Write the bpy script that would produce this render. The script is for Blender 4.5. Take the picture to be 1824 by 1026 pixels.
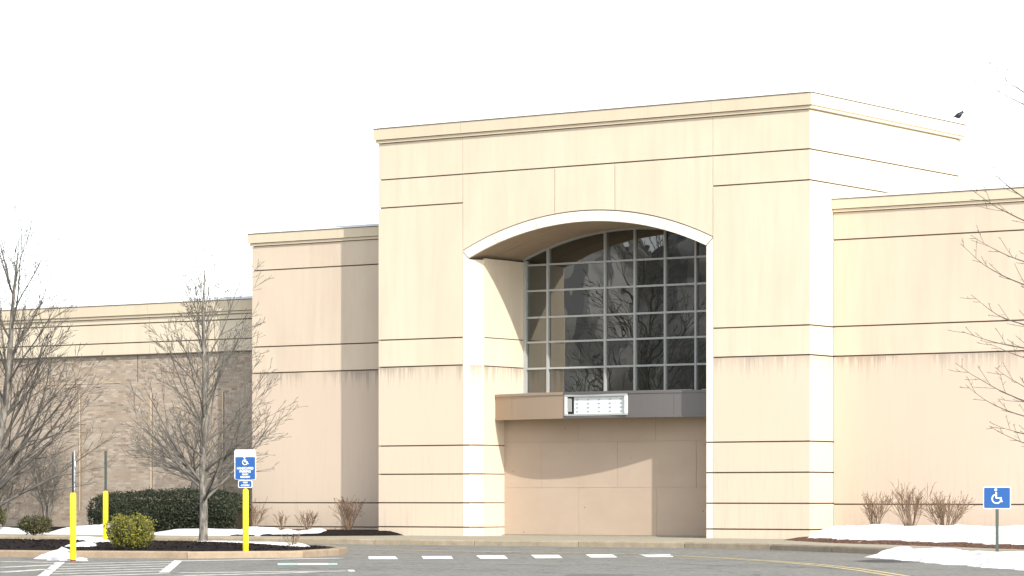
import bpy, math, random
from mathutils import Vector, Matrix, noise

for o in list(bpy.data.objects): bpy.data.objects.remove(o)
scn = bpy.context.scene
COL = scn.collection
R = math.radians
rnd = random.Random(7)

# ------------------------------------------------------------------ camera
# world: x runs along the shop front (to the right), y into the building, z up
YAW = R(35); EYE = 1.2; CAMX, CAMY = 38.636, -68.167
FPX = 5554.0; HOR = 884.0
cam_d = bpy.data.cameras.new('camera'); cam = bpy.data.objects.new('camera', cam_d); COL.objects.link(cam)
cam.location = (CAMX, CAMY, EYE); cam.rotation_euler = (R(90), 0, YAW)
cam_d.sensor_width = 36; cam_d.lens = FPX / 1824 * 36; cam_d.shift_y = (HOR - 513) / 1824
cam_d.clip_start = 1; cam_d.clip_end = 3000
scn.camera = cam

# ------------------------------------------------------------------ light
SUN_AZ, SUN_EL = R(62), R(34)          # azimuth off the facade normal, elevation
S = Vector((math.sin(SUN_AZ)*math.cos(SUN_EL), -math.cos(SUN_AZ)*math.cos(SUN_EL), math.sin(SUN_EL)))
w = bpy.data.worlds.new('World'); scn.world = w; w.use_nodes = True
nt = w.node_tree; nt.nodes.clear()
sky = nt.nodes.new('ShaderNodeTexSky'); sky.sky_type = 'NISHITA'; sky.sun_disc = False
sky.sun_elevation = SUN_EL; sky.sun_rotation = math.atan2(S.x, S.y)
sky.air_density = 1.0; sky.dust_density = 1.0; sky.ozone_density = 1.0
hs = nt.nodes.new('ShaderNodeHueSaturation'); hs.inputs['Saturation'].default_value = 0.35
bg = nt.nodes.new('ShaderNodeBackground'); bg.inputs['Strength'].default_value = 0.15
wo = nt.nodes.new('ShaderNodeOutputWorld')
nt.links.new(sky.outputs[0], hs.inputs['Color']); nt.links.new(hs.outputs[0], bg.inputs['Color']); nt.links.new(bg.outputs[0], wo.inputs['Surface'])
sd = bpy.data.lights.new('sun', 'SUN'); sd.energy = 2.4; sd.angle = R(0.5); sd.color = (1, 0.955, 0.88)
so = bpy.data.objects.new('sun', sd); COL.objects.link(so)
so.rotation_euler = S.to_track_quat('Z', 'Y').to_euler(); so.location = (40, -60, 60)
vs = scn.view_settings; vs.view_transform = 'Standard'; vs.look = 'None'; vs.gamma = 1; vs.use_curve_mapping = False
vs.exposure = 1.19

# ------------------------------------------------------------------ helpers
class MB:
    def __init__(s): s.v = []; s.f = []
    def quad(s, a, b, c, d):
        n = len(s.v); s.v += [tuple(a), tuple(b), tuple(c), tuple(d)]; s.f.append((n, n+1, n+2, n+3))
    def box(s, x0, x1, y0, y1, z0, z1):
        n = len(s.v)
        s.v += [(x0,y0,z0),(x1,y0,z0),(x1,y1,z0),(x0,y1,z0),(x0,y0,z1),(x1,y0,z1),(x1,y1,z1),(x0,y1,z1)]
        s.f += [tuple(n+i for i in q) for q in ((0,1,5,4),(1,2,6,5),(2,3,7,6),(3,0,4,7),(4,5,6,7),(3,2,1,0))]
    def prism(s, plan, z0, z1):          # plan counter-clockwise seen from above
        n = len(s.v); k = len(plan)
        s.v += [(p[0], p[1], z0) for p in plan] + [(p[0], p[1], z1) for p in plan]
        for i in range(k):
            j = (i+1) % k; s.f.append((n+i, n+j, n+k+j, n+k+i))
        s.f.append(tuple(n+k+i for i in range(k))); s.f.append(tuple(n+i for i in reversed(range(k))))
    def prism_y(s, prof, y0, y1):        # prof: (x, z) points, extruded along y
        n = len(s.v); k = len(prof)
        s.v += [(p[0], y0, p[1]) for p in prof] + [(p[0], y1, p[1]) for p in prof]
        for i in range(k):
            j = (i+1) % k; s.f.append((n+i, n+j, n+k+j, n+k+i))
        s.f.append(tuple(n+i for i in range(k))); s.f.append(tuple(n+k+i for i in reversed(range(k))))
    def slab(s, a, b, z0, z1, t):        # plan face line a->b with the outside on its right hand, thickness t inwards
        d = Vector((b[0]-a[0], b[1]-a[1])).normalized(); nrm = Vector((-d.y, d.x)) * t
        s.prism([a, b, (b[0]+nrm.x, b[1]+nrm.y), (a[0]+nrm.x, a[1]+nrm.y)], z0, z1)
    def tube(s, pts, rad, k=6, cap=True):
        n0 = len(s.v); m = len(pts); prev = None
        for i, p in enumerate(pts):
            t = (pts[min(i+1, m-1)] - pts[max(i-1, 0)]).normalized()
            if prev is None:
                a = t.orthogonal().normalized()
            else:
                a = (prev - t*prev.dot(t)); a = a.normalized() if a.length > 1e-6 else t.orthogonal().normalized()
            prev = a; b = t.cross(a)
            for j in range(k):
                an = 2*math.pi*j/k
                s.v.append(tuple(p + (a*math.cos(an) + b*math.sin(an))*rad[i]))
        for i in range(m-1):
            for j in range(k):
                j2 = (j+1) % k
                s.f.append((n0+i*k+j, n0+i*k+j2, n0+(i+1)*k+j2, n0+(i+1)*k+j))
        if cap:
            s.f.append(tuple(n0+j for j in reversed(range(k)))); s.f.append(tuple(n0+(m-1)*k+j for j in range(k)))
    def mesh(s, name, mat, smooth=False):
        me = bpy.data.meshes.new(name); me.from_pydata(s.v, [], s.f); me.update()
        if mat: me.materials.append(mat)
        if smooth: me.polygons.foreach_set('use_smooth', [True]*len(me.polygons))
        return me
    def build(s, name, mat, parent=None, smooth=False, **tags):
        return link(name, s.mesh(name, mat, smooth), parent, **tags)

def link(name, me, parent=None, loc=None, **tags):
    o = bpy.data.objects.new(name, me); COL.objects.link(o)
    if parent:
        o.parent = parent
        o.matrix_parent_inverse = Matrix.Translation(-Vector(parent.location)) if parent.type == 'EMPTY' else Matrix()
    if loc is not None: o.location = loc
    for k, v in tags.items(): o[k] = v
    return o
def empty(name, loc, **tags):
    o = bpy.data.objects.new(name, None); COL.objects.link(o); o.location = loc; o.empty_display_size = .3
    for k, v in tags.items(): o[k] = v
    return o
def at(px, py, **k):
    "photo pixel -> point on the plane x=, y= or z="
    a = (px-912)/FPX; b = (HOR-py)/FPX; c, s = math.cos(YAW), math.sin(YAW)
    d = (-s+a*c, c+a*s, b); C = (CAMX, CAMY, EYE)
    (ax, v), = k.items(); i = 'xyz'.index(ax); t = (v-C[i])/d[i]
    return Vector([C[j]+t*d[j] for j in range(3)])

# ------------------------------------------------------------------ materials
def mat(name, col, rough=.85, metal=0, spec=.3):
    m = bpy.data.materials.new(name); m.use_nodes = True
    b = m.node_tree.nodes['Principled BSDF']
    b.inputs['Base Color'].default_value = (*col, 1); b.inputs['Roughness'].default_value = rough
    b.inputs['Metallic'].default_value = metal; b.inputs['Specular IOR Level'].default_value = spec
    return m
class NT:
    def __init__(s, m): s.m = m; s.t = m.node_tree; s.b = s.t.nodes['Principled BSDF']
    def n(s, typ, **k):
        nd = s.t.nodes.new(typ)
        for a, v in k.items(): setattr(nd, a, v)
        return nd
    def l(s, a, b): s.t.links.new(a, b)
    def pos(s): return s.n('ShaderNodeNewGeometry').outputs['Position']
    def mapped(s, scale):
        m = s.n('ShaderNodeMapping'); m.inputs['Scale'].default_value = scale; s.l(s.pos(), m.inputs['Vector']); return m.outputs[0]
    def noise(s, vec, scale, detail=4, rough=.55):
        nd = s.n('ShaderNodeTexNoise'); nd.inputs['Scale'].default_value = scale; nd.inputs['Detail'].default_value = detail
        nd.inputs['Roughness'].default_value = rough; s.l(vec, nd.inputs['Vector']); return nd.outputs['Fac']
    def ramp(s, fac, stops):
        r = s.n('ShaderNodeValToRGB'); e = r.color_ramp.elements
        while len(e) > 1: e.remove(e[-1])
        for i, (p, c) in enumerate(stops):
            q = e[0] if i == 0 else e.new(p)
            q.position = p; q.color = (*c, 1) if len(c) == 3 else c
        s.l(fac, r.inputs['Fac']); return r.outputs['Color']
    def mix(s, fac, a, b, mode='MIX'):
        m = s.n('ShaderNodeMix', data_type='RGBA', blend_type=mode)
        for sock, v in ((m.inputs[0], fac), (m.inputs[6], a), (m.inputs[7], b)):
            if hasattr(v, 'is_output'): s.l(v, sock)
            elif isinstance(v, (int, float)): sock.default_value = v
            else: sock.default_value = (*v, 1)
        return m.outputs[2]
    def math(s, op, a, b=None, clamp=False):
        m = s.n('ShaderNodeMath', operation=op, use_clamp=clamp)
        for sock, v in ((m.inputs[0], a), (m.inputs[1], b)):
            if v is None: continue
            if hasattr(v, 'is_output'): s.l(v, sock)
            else: sock.default_value = v
        return m.outputs[0]
    def bump(s, h, strength=.3, dist=.01):
        b = s.n('ShaderNodeBump'); b.inputs['Strength'].default_value = strength; b.inputs['Distance'].default_value = dist
        s.l(h, b.inputs['Height']); s.l(b.outputs[0], s.b.inputs['Normal'])
    def color(s, c): s.l(c, s.b.inputs['Base Color'])

def stucco(name, col, tint, stain=True, lower=None):
    m = mat(name, col, .92, 0, .15); N = NT(m)
    n1 = N.noise(N.mapped((.5, .5, .22)), 1.5, 5)
    n2 = N.noise(N.mapped((2.2, 2.2, .22)), 1.7, 5, .6)         # faint vertical weathering
    c = N.mix(N.ramp(n1, [(.35, (0,0,0)), (.68, (1,1,1))]), col, tint)
    c = N.mix(N.math('MULTIPLY', N.ramp(n2, [(.46, (0,0,0)), (.72, (1,1,1))]), .34), c, tuple(x*.84 for x in tint))
    sep = N.n('ShaderNodeSeparateXYZ'); N.l(N.pos(), sep.inputs[0]); z = sep.outputs['Z']
    if lower:                                                    # older coat below the drip line
        c = N.mix(N.math('LESS_THAN', z, 4.745), c, N.mix(.75, c, lower))
    if stain:                                                    # run-off streaks hanging from the drip line
        d = N.math('SUBTRACT', 4.74, z)
        st = N.noise(N.mapped((3.3, 3.3, .10)), 2.0, 8, .78)
        reach = N.math('MULTIPLY', N.math('SUBTRACT', st, .44, True), 4.5)
        k = N.math('SUBTRACT', 1.0, N.math('DIVIDE', d, N.math('ADD', reach, .05)), True)
        k = N.math('MULTIPLY', k, N.math('GREATER_THAN', d, 0.0))
        patch = N.ramp(N.noise(N.mapped((.5, .5, .01)), 1.4, 2), [(.36, (.12,.12,.12)), (.58, (1,1,1))])
        k = N.math('MULTIPLY', N.math('MULTIPLY', k, patch), .62)
        c = N.mix(k, c, (.2, .17, .145))
        g = N.noise(N.mapped((5, 5, .35)), 2.2, 5, .65)          # grime near the ground
        gk = N.math('MULTIPLY', N.math('SUBTRACT', 1.0, N.math('DIVIDE', z, 3.4), True), N.ramp(g, [(.52, (0,0,0)), (.78, (1,1,1))]))
        c = N.mix(N.math('MULTIPLY', gk, .5), c, (.33, .29, .25))
    N.color(c)
    N.bump(N.noise(N.pos(), 60, 3), .18, .006)
    return m
M = {}
M['cream'] = stucco('cream_stucco', (.635,.56,.43), (.60,.512,.39), True, (.60,.497,.39))
M['tan'] = stucco('tan_stucco', (.59,.50,.385), (.55,.45,.35), True, (.55,.445,.35))
M['offwhite'] = stucco('off_white_stucco', (.78,.73,.62), (.74,.68,.57), False)
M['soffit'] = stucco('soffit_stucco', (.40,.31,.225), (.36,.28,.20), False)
M['trim'] = stucco('cornice_stucco', (.60,.52,.38), (.585,.49,.365), False)
M['joint'] = mat('joint_filler', (.16,.12,.085), .9)
M['drip'] = mat('drip_edge_metal', (.10,.075,.055), .6)
M['coping'] = mat('coping_metal', (.62,.62,.60), .55, 0, .4)
M['roof'] = mat('roof_membrane', (.35,.35,.34), .9)

def painted_board():
    m = mat('tan_board', (.46,.36,.265), .75, 0, .3); N = NT(m)
    n = N.noise(N.mapped((.5,.5,.8)), 1.6, 4); g = N.noise(N.mapped((1.2,1.2,18)), 2.5, 4)
    c = N.mix(N.ramp(n, [(.35,(0,0,0)),(.7,(1,1,1))]), (.44,.355,.275), (.41,.325,.25))
    c = N.mix(N.math('MULTIPLY', N.ramp(g, [(.5,(0,0,0)),(.75,(1,1,1))]), .12), c, (.36,.25,.17))
    oi = N.n('ShaderNodeObjectInfo'); c = N.mix(N.math('MULTIPLY', oi.outputs['Random'], .16), c, (.40,.28,.20))
    v = N.n('ShaderNodeTexVoronoi'); v.inputs['Scale'].default_value = 1.9; N.l(N.pos(), v.inputs['Vector'])
    c = N.mix(N.math('MULTIPLY', N.math('LESS_THAN', v.outputs['Distance'], .035), .75), c, (.10,.07,.05))
    N.color(c); N.bump(g, .1, .004); return m
M['board'] = painted_board()

def brick_mat():
    m = mat('buff_brick', (.35,.28,.21), .9, 0, .15); N = NT(m)
    sep = N.n('ShaderNodeSeparateXYZ'); N.l(N.pos(), sep.inputs[0])
    row = N.math('FLOOR', N.math('DIVIDE', sep.outputs['Z'], .0677))
    odd = N.math('MULTIPLY', N.math('MODULO', row, 2.0), .5)
    colm = N.math('FLOOR', N.math('ADD', N.math('DIVIDE', sep.outputs['X'], .2032), odd))
    cmb = N.n('ShaderNodeCombineXYZ'); N.l(row, cmb.inputs[0]); N.l(colm, cmb.inputs[1])
    wn = N.n('ShaderNodeTexWhiteNoise'); wn.noise_dimensions = '2D'; N.l(cmb.outputs[0], wn.inputs['Vector'])
    c = N.ramp(wn.outputs['Value'], [(0,(.275,.215,.16)),(.16,(.365,.295,.225)),(.5,(.40,.325,.25)),(.8,(.43,.355,.28)),(.93,(.49,.42,.34))])
    big = N.noise(N.pos(), .7, 4)
    c = N.mix(N.math('MULTIPLY', N.ramp(big, [(.4,(0,0,0)),(.65,(1,1,1))]), .3), c, (.47,.39,.32))
    N.color(c); N.bump(N.noise(N.pos(), 90, 2), .25, .004); return m
M['brick'] = brick_mat()
M['mortar'] = mat('mortar', (.50,.45,.38), .95, 0, .1)
M['caulk'] = mat('buff_caulk', (.56,.44,.30), .7)

def asphalt():
    m = mat('asphalt', (.13,.13,.12), .92, 0, .2); N = NT(m)
    a = N.noise(N.mapped((.12,.35,1)), 1.0, 5); b = N.noise(N.mapped((1,1,1)), 9, 5, .8); cN = N.noise(N.pos(), 1.7, 5)
    c = N.mix(N.ramp(a, [(.35,(0,0,0)),(.65,(1,1,1))]), (.160,.154,.132), (.200,.190,.162))
    c = N.mix(N.ramp(b, [(.38,(0,0,0)),(.62,(1,1,1))]), N.mix(.5, c, (.07,.07,.062)), N.mix(.5, c, (.33,.32,.29)))
    c = N.mix(N.math('MULTIPLY', N.ramp(cN, [(.50,(0,0,0)),(.64,(1,1,1))]), .45), c, (.10,.097,.088))
    mp = N.mapped((.16,.3,1)); v = N.n('ShaderNodeTexVoronoi', feature='DISTANCE_TO_EDGE'); v.inputs['Scale'].default_value = 1.0
    wv = N.n('ShaderNodeVectorMath', operation='ADD'); nz = N.n('ShaderNodeTexNoise'); nz.inputs['Scale'].default_value = 1.2; N.l(N.pos(), nz.inputs['Vector'])
    sc = N.n('ShaderNodeVectorMath', operation='SCALE'); sc.inputs['Scale'].default_value = .5; N.l(nz.outputs['Color'], sc.inputs[0])
    N.l(mp, wv.inputs[0]); N.l(sc.outputs[0], wv.inputs[1]); N.l(wv.outputs[0], v.inputs['Vector'])
    c = N.mix(N.math('MULTIPLY', N.math('LESS_THAN', v.outputs['Distance'], .008), .55), c, (.05,.05,.045))
    N.color(c); N.bump(b, .5, .01); return m
M['asphalt'] = asphalt()
def concrete(name, a, b, sc=3):
    m = mat(name, a, .9, 0, .2); N = NT(m)
    n = N.noise(N.pos(), sc, 6, .65); g = N.noise(N.pos(), 30, 3)
    c = N.mix(N.ramp(n, [(.35,(0,0,0)),(.65,(1,1,1))]), a, b)
    c = N.mix(N.math('MULTIPLY', N.ramp(g, [(.55,(0,0,0)),(.72,(1,1,1))]), .4), c, tuple(x*.5 for x in a))
    oi = N.n('ShaderNodeObjectInfo'); c = N.mix(N.math('MULTIPLY', oi.outputs['Random'], .25), c, tuple(x*.8 for x in b))
    N.color(c); N.bump(g, .3, .006); return m
M['walk'] = concrete('sidewalk_concrete', (.30,.27,.205), (.35,.315,.245))
M['kerb'] = concrete('kerb_concrete', (.34,.265,.185), (.27,.205,.14), 4)
M['kerb2'] = concrete('old_kerb_concrete', (.27,.225,.16), (.37,.31,.22), 3)
M['paint'] = concrete('road_paint_white', (.72,.71,.66), (.80,.79,.75), 5)
def worn_paint(name, col):
    m = mat(name, col, .8); N = NT(m)
    n = N.noise(N.pos(), 5, 6, .7)
    N.color(N.mix(N.ramp(n, [(.34,(0,0,0)),(.52,(1,1,1))]), (.17,.165,.15), col)); return m
M['wornw'] = worn_paint('worn_white_paint', (.62,.60,.54))
M['worny'] = worn_paint('worn_yellow_paint', (.55,.44,.22))
M['teal'] = worn_paint('pale_teal_paint', (.42,.66,.58))
M['snow'] = mat('snow', (.82,.83,.85), .6, 0, .3)
N = NT(M['snow']); N.color(N.mix(N.ramp(N.noise(N.pos(), 3, 5), [(.52,(0,0,0)),(.72,(1,1,1))]), (.80,.81,.83), (.50,.48,.44))); N.color(N.mix(N.math('MULTIPLY', N.ramp(N.noise(N.pos(), 14, 6, .75), [(.58,(0,0,0)),(.66,(1,1,1))]), .8), N.mix(N.ramp(N.noise(N.pos(), 1.2, 5), [(.5,(0,0,0)),(.75,(1,1,1))]), (.80,.81,.83), (.46,.44,.40)), (.22,.20,.17))); N.bump(N.noise(N.pos(), 6, 5), .8, .08)
M['mulch'] = mat('mulch', (.02,.014,.011), .95, 0, .1)
N = NT(M['mulch']); N.color(N.mix(N.ramp(N.noise(N.pos(), 22, 4), [(.4,(0,0,0)),(.68,(1,1,1))]), (.005,.004,.004), (.026,.017,.013))); N.bump(N.noise(N.pos(), 25, 3), 1, .03)
M['redmulch'] = mat('leaf_litter', (.16,.08,.05), .95, 0, .1)
N = NT(M['redmulch']); N.color(N.mix(N.ramp(N.noise(N.pos(), 18, 4), [(.4,(0,0,0)),(.65,(1,1,1))]), (.05,.03,.022), (.22,.12,.08))); N.bump(N.noise(N.pos(), 25, 3), 1, .03)
def bark(name, a, b, sc=14):
    m = mat(name, a, .9, 0, .15); N = NT(m)
    N.color(N.mix(N.ramp(N.noise(N.mapped((1,1,.35)), sc, 5), [(.38,(0,0,0)),(.62,(1,1,1))]), a, b)); N.bump(N.noise(N.mapped((1,1,.3)), sc*2, 3), .5, .01); return m
M['bark'] = bark('grey_bark', (.10,.09,.075), (.24,.22,.19))
M['twig'] = bark('twig_bark', (.105,.097,.083), (.165,.152,.132), 5)
M['twigdark'] = bark('dark_twig_bark', (.07,.064,.056), (.125,.113,.098), 5)
M['stem'] = bark('tan_stem', (.13,.085,.055), (.22,.15,.10), 6)
def leaf(name, cols):
    m = mat(name, cols[0], .6, 0, .35); N = NT(m)
    at_ = N.n('ShaderNodeAttribute', attribute_name='tone')
    N.color(N.ramp(at_.outputs['Fac'], [(i/(len(cols)-1), c) for i, c in enumerate(cols)])); return m
M['hedge'] = leaf('hedge_leaf', [(.006,.010,.005),(.014,.021,.009),(.028,.036,.015),(.055,.06,.03)])
M['yleaf'] = leaf('yellow_green_leaf', [(.06,.065,.007),(.13,.132,.012),(.20,.19,.018),(.28,.245,.04)])
M['yew'] = leaf('yew_leaf', [(.02,.025,.010),(.05,.055,.018),(.085,.08,.03),(.13,.085,.045)])
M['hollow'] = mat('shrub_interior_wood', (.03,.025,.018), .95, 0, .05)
M['yellow'] = mat('yellow_plastic', (.86,.70,.015), .45, 0, .4)
N = NT(M['yellow']); N.color(N.mix(N.math('MULTIPLY', N.ramp(N.noise(N.mapped((6,6,1.5)), 3, 5, .65), [(.55,(0,0,0)),(.75,(1,1,1))]), .35), (.86,.70,.015), (.45,.34,.05)))
M['post'] = mat('green_steel_post', (.075,.09,.08), .6, .2, .4)
M['signwhite'] = mat('sign_white', (.80,.80,.78), .4); M['signblue'] = mat('sign_blue', (.018,.085,.27), .4)
M['signgrey'] = mat('faded_print', (.30,.30,.29), .5); M['rust'] = mat('rust', (.22,.05,.03), .9)
M['alu'] = mat('window_aluminium', (.40,.41,.39), .4, .2, .5)
M['bronze'] = mat('grey_canopy_metal', (.135,.125,.12), .38, .35, .5)
M['tanmetal'] = mat('tan_canopy_metal', (.34,.255,.18), .42, .2, .5)
M['boxwhite'] = mat('light_box_white', (.60,.62,.63), .45); M['black'] = mat('black_plastic', (.015,.015,.017), .5)
M['feather'] = mat('black_feather', (.010,.010,.013), .45, 0, .5)
M['glass'] = mat('dark_tinted_glass', (.012,.014,.011), .0, 0, .5)
g = NT(M['glass']); g.b.inputs['IOR'].default_value = 2.3; g.b.inputs['Coat Weight'].default_value = 0
g.bump(g.noise(g.mapped((.55,1,.6)), 1.0, 2), .05, .1)

# ------------------------------------------------------------------ setting: ground
gnd = MB(); gnd.quad((-900,-900,0),(900,-900,0),(900,900,0),(-900,900,0))
road = gnd.build('road', M['asphalt'], kind='structure')

def flat(name, pts, z, m, parent, **t):
    b = MB(); n = len(pts); b.v = [(p[0], p[1], z) for p in pts]; b.f = [tuple(range(n))]
    me = b.mesh(name, m)
    if me.polygons[0].normal.z < 0: me.flip_normals()
    return link(name, me, parent, **t)
def ribbon(name, pts, wid, z, m, parent):
    b = MB(); L = []
    for i, p in enumerate(pts):
        d = (Vector(pts[min(i+1, len(pts)-1)][:2]) - Vector(pts[max(i-1, 0)][:2])).normalized(); n = Vector((-d.y, d.x))*wid/2
        L.append(((p[0]-n.x, p[1]-n.y, z), (p[0]+n.x, p[1]+n.y, z)))
    for i in range(len(L)-1): b.quad(L[i][0], L[i+1][0], L[i+1][1], L[i][1])
    return b.build(name, m, parent)
def smooth_path(pts, n=6):  # Catmull-Rom
    P = [Vector(p) for p in pts]; out = []
    for i in range(len(P)-1):
        p0, p1, p2, p3 = P[max(i-1,0)], P[i], P[i+1], P[min(i+2, len(P)-1)]
        for k in range(n):
            t = k/n; out.append(.5*((2*p1)+(-p0+p2)*t+(2*p0-5*p1+4*p2-p3)*t*t+(-p0+3*p1-3*p2+p3)*t**3))
    out.append(P[-1]); return out
# crosswalk stripes
for q in (((656,991),(704,991),(709,995.8),(657,995.8)), ((751,990.4),(803.5,990.4),(807,995.4),(754,995.4)), ((848,989.2),(898,989.2),(905,995),(855.5,995)),
          ((945.6,988.3),(995,988.3),(1002,994),(953.7,994.3)), ((1043,987.6),(1091,987.6),(1100,992.8),(1052.6,993)), ((1138.6,987),(1193,987),(1200,992),(1152.6,992.2))):
    flat('crosswalk_stripe', [at(*p, z=.004) for p in q], .004, M['paint'], road)
yl = smooth_path([at(*p, z=0)[:2] for p in ((600,978),(760,981),(900,983),(1060,985.6),(1140,987.6),(1240,992),(1330,997),(1450,1006),(1530,1015),(1600,1026),(1650,1035))])
yl = [Vector((a[0], a[1])) for a in yl]
def offset(path, d):
    out = []
    for i, p in enumerate(path):
        t = (path[min(i+1, len(path)-1)]-path[max(i-1,0)]).normalized(); out.append(p + Vector((-t.y, t.x))*d)
    return out
ribbon('yellow_centre_line', offset(yl, .11), .11, .004, M['worny'], road); ribbon('yellow_centre_line', offset(yl, -.11), .11, .004, M['worny'], road)
# stall paint on the left
def line(a, b, wid, m='wornw', nm='parking_line'): ribbon(nm, [at(*a, z=0), at(*b, z=0)], wid, .004, M[m], road)
line((318,998.5),(292,1020), .16, 'paint'); line((108,1001.5),(72,1030), .16, 'paint')
for (a, b) in (((112,1005),(314,1000.2)), ((104,1009.5),(311,1004.3)), ((97,1014),(307,1008.2)), ((90,1018.5),(303,1012.6)), ((84,1023),(298,1017)), ((0,1011),(104,1006)), ((0,1000.5),(106,1002.5)), ((0,1020),(88,1014)), ((80,1028),(296,1022))):
    line(a, b, .27)
line((320,1020.5),(620,1017.5), .36); line((320,1026),(560,1019.5), .3)
flat('line_end_mark', [at(*p, z=0) for p in ((619,1015.6),(630,1015.6),(633,1018.6),(622,1018.6))], .006, M['paint'], road)
line((318,999.5),(606,994.4), .3, 'paint')
flat('teal_parking_mark', [at(*p, z=0) for p in ((494,1003.6),(531,1003.5),(532,1006.8),(495,1007))], .004, M['teal'], road)
flat('white_parking_mark', [at(*p, z=0) for p in ((531,1003.6),(584,1003.5),(585,1006.6),(532,1006.8))], .005, M['paint'], road)
flat('teal_parking_mark', [at(*p, z=0) for p in ((584,1003.5),(601,1003.4),(601,1006.4),(585,1006.6))], .004, M['teal'], road)

M['tar'] = mat('crack_tar', (.055,.053,.048), .8)
M['patch'] = worn_paint('asphalt_patch', (.115,.10,.09))
flat('asphalt_patch', [at(*p, z=0) for p in ((1003,1026),(1010,1023.4),(1060,1022.6),(1120,1023.2),(1150,1030),(1040,1032))], .003, M['patch'], road)
flat('dark_road_patch', [at(*p, z=0) for p in ((1520,999.5),(1560,996.5),(1640,997),(1680,999.5),(1610,1002),(1550,1002))], .0025, M['tar'], road)  # flat dark patch on the asphalt beside the right gutter
for pts in (((640,1004),(720,1002.5),(800,1004.5),(900,1005),(960,1006.5),(1050,1006)), ((1180,1003),(1290,1008),(1380,1009),(1500,1014)), ((620,1010),(700,1012),(860,1015),(1000,1014)), ((640,985),(800,987),(990,984.5),(1160,982))):
    pp = smooth_path([at(*p, z=0) for p in pts], 7); pp = [Vector((p[0]+rnd.gauss(0,.06), p[1]+rnd.gauss(0,.06))) for p in pp]; ribbon('crack', pp, .045, .002, M['tar'], road)
# sidewalk along the shop, its road edge bending towards the camera on the right
edge = smooth_path([(-60,-6.6,0),(-30,-6.6,0),(-12,-6.6,0),(0,-6.7,0),(3.2,-7.6,0),(7,-10.3,0),(12.5,-15.0,0),(22,-24,0),(34,-36,0)], 5)
edge = [Vector((p[0], p[1])) for p in edge]
sw = MB(); inner = offset(edge, .28)
n = len(edge)
sw.v = [(p.x, p.y, .13) for p in inner] + [(60,-36,.13),(60,60,.13),(-60,60,.13)]
sw.f = [tuple(range(len(sw.v)))]
sidewalk = sw.build('sidewalk', M['walk'], kind='structure')
# kerb stones of the sidewalk: cut along the edge
def resample(path, step):
    out = [path[0]]; acc = 0
    for a, b in zip(path, path[1:]):
        L = (b-a).length; d = step-acc
        while d <= L:
            out.append(a.lerp(b, d/L)); d += step
        acc = (acc+L) % step
    return out
def kerb_run(path, step, wid, z, m, parent, nm='kerb_stone', gap=.012):
    pts = resample(path, step)
    for a, b in zip(pts, pts[1:]):
        d = (b-a).normalized(); nn = Vector((-d.y, d.x)); a2 = a+d*gap; b2 = b-d*gap
        zz = z + rnd.uniform(-.006,.006)
        mb = MB(); k = len(mb.v); c = .03
        prof = [(0,-.05),(.012,zz-c),(c,zz),(wid,zz),(wid,-.05)]
        for p in (a2, b2): mb.v += [(p.x+nn.x*u, p.y+nn.y*u, v) for u, v in prof]
        q = len(prof)
        for i in range(q): mb.f.append((i, (i+1) % q, q+(i+1) % q, q+i)[::-1])
        mb.f.append(tuple(range(q))); mb.f.append(tuple(q+i for i in reversed(range(q))))
        mb.build(nm, m, parent)
kerb_run([p for p in edge if -34 < p.x < 26], 3.05, .27, .135, M['kerb2'], sidewalk)
# slab joints of the sidewalk
for x in range(-18, 4, 2):
    flat('slab_joint', [(x,-6.3),(x+.02,-6.3),(x+.02,-.1 if x > -13.4 else -3.5),(x,-.1 if x > -13.4 else -3.5)], .133, M['joint'], sidewalk)
flat('slab_joint', [(-18,-3.2),(2,-3.2),(2,-3.18),(-18,-3.18)], .1345, M['joint'], sidewalk)

# mounded areas: signed-distance grids
def poly_sd(x, y, P):
    d = 1e9; ins = False
    for i in range(len(P)):
        ax, ay = P[i]; bx, by = P[i-1]
        ex, ey = bx-ax, by-ay; wx, wy = x-ax, y-ay
        t = max(0, min(1, (wx*ex+wy*ey)/(ex*ex+ey*ey+1e-12)))
        d = min(d, math.hypot(wx-ex*t, wy-ey*t))
        if (ay > y) != (by > y) and x < (bx-ax)*(y-ay)/(by-ay)+ax: ins = not ins
    return d if ins else -d
def mound(name, P, h, edge_w, base, m, step=.18, rough=.35, parent=None, lump=1.6, skirt=.45, **t):
    P = [(p[0], p[1]) for p in P]
    x0, x1 = min(p[0] for p in P)-.5, max(p[0] for p in P)+.5; y0, y1 = min(p[1] for p in P)-.5, max(p[1] for p in P)+.5
    nx, ny = int((x1-x0)/step)+2, int((y1-y0)/step)+2; idx = {}; b = MB()
    for i in range(nx):
        for j in range(ny):
            x, y = x0+i*step, y0+j*step; s = poly_sd(x, y, P)
            s += rough*noise.noise((x*lump*.6, y*lump*.6, 3.1)) + rough*.5*noise.noise((x*lump*2, y*lump*2, 7.7))
            if s < -skirt: continue
            k = max(-.6, min(1, s/edge_w)); hh = h*(math.sin(k*math.pi/2) if k > 0 else k*1.5)
            hh *= 1+.3*noise.noise((x*.9, y*.9, 1.2)) if k > 0 else 1
            bz = base(x, y) if callable(base) else base
            idx[i, j] = len(b.v); b.v.append((x, y, bz+hh+.03*h/.2*noise.noise((x*4, y*4, 0))))
    for (i, j) in idx:
        q = [(i, j), (i+1, j), (i+1, j+1), (i, j+1)]
        if all(a in idx for a in q): b.f.append(tuple(idx[a] for a in q))
    return b.build(name, m, parent, True, **t)

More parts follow.
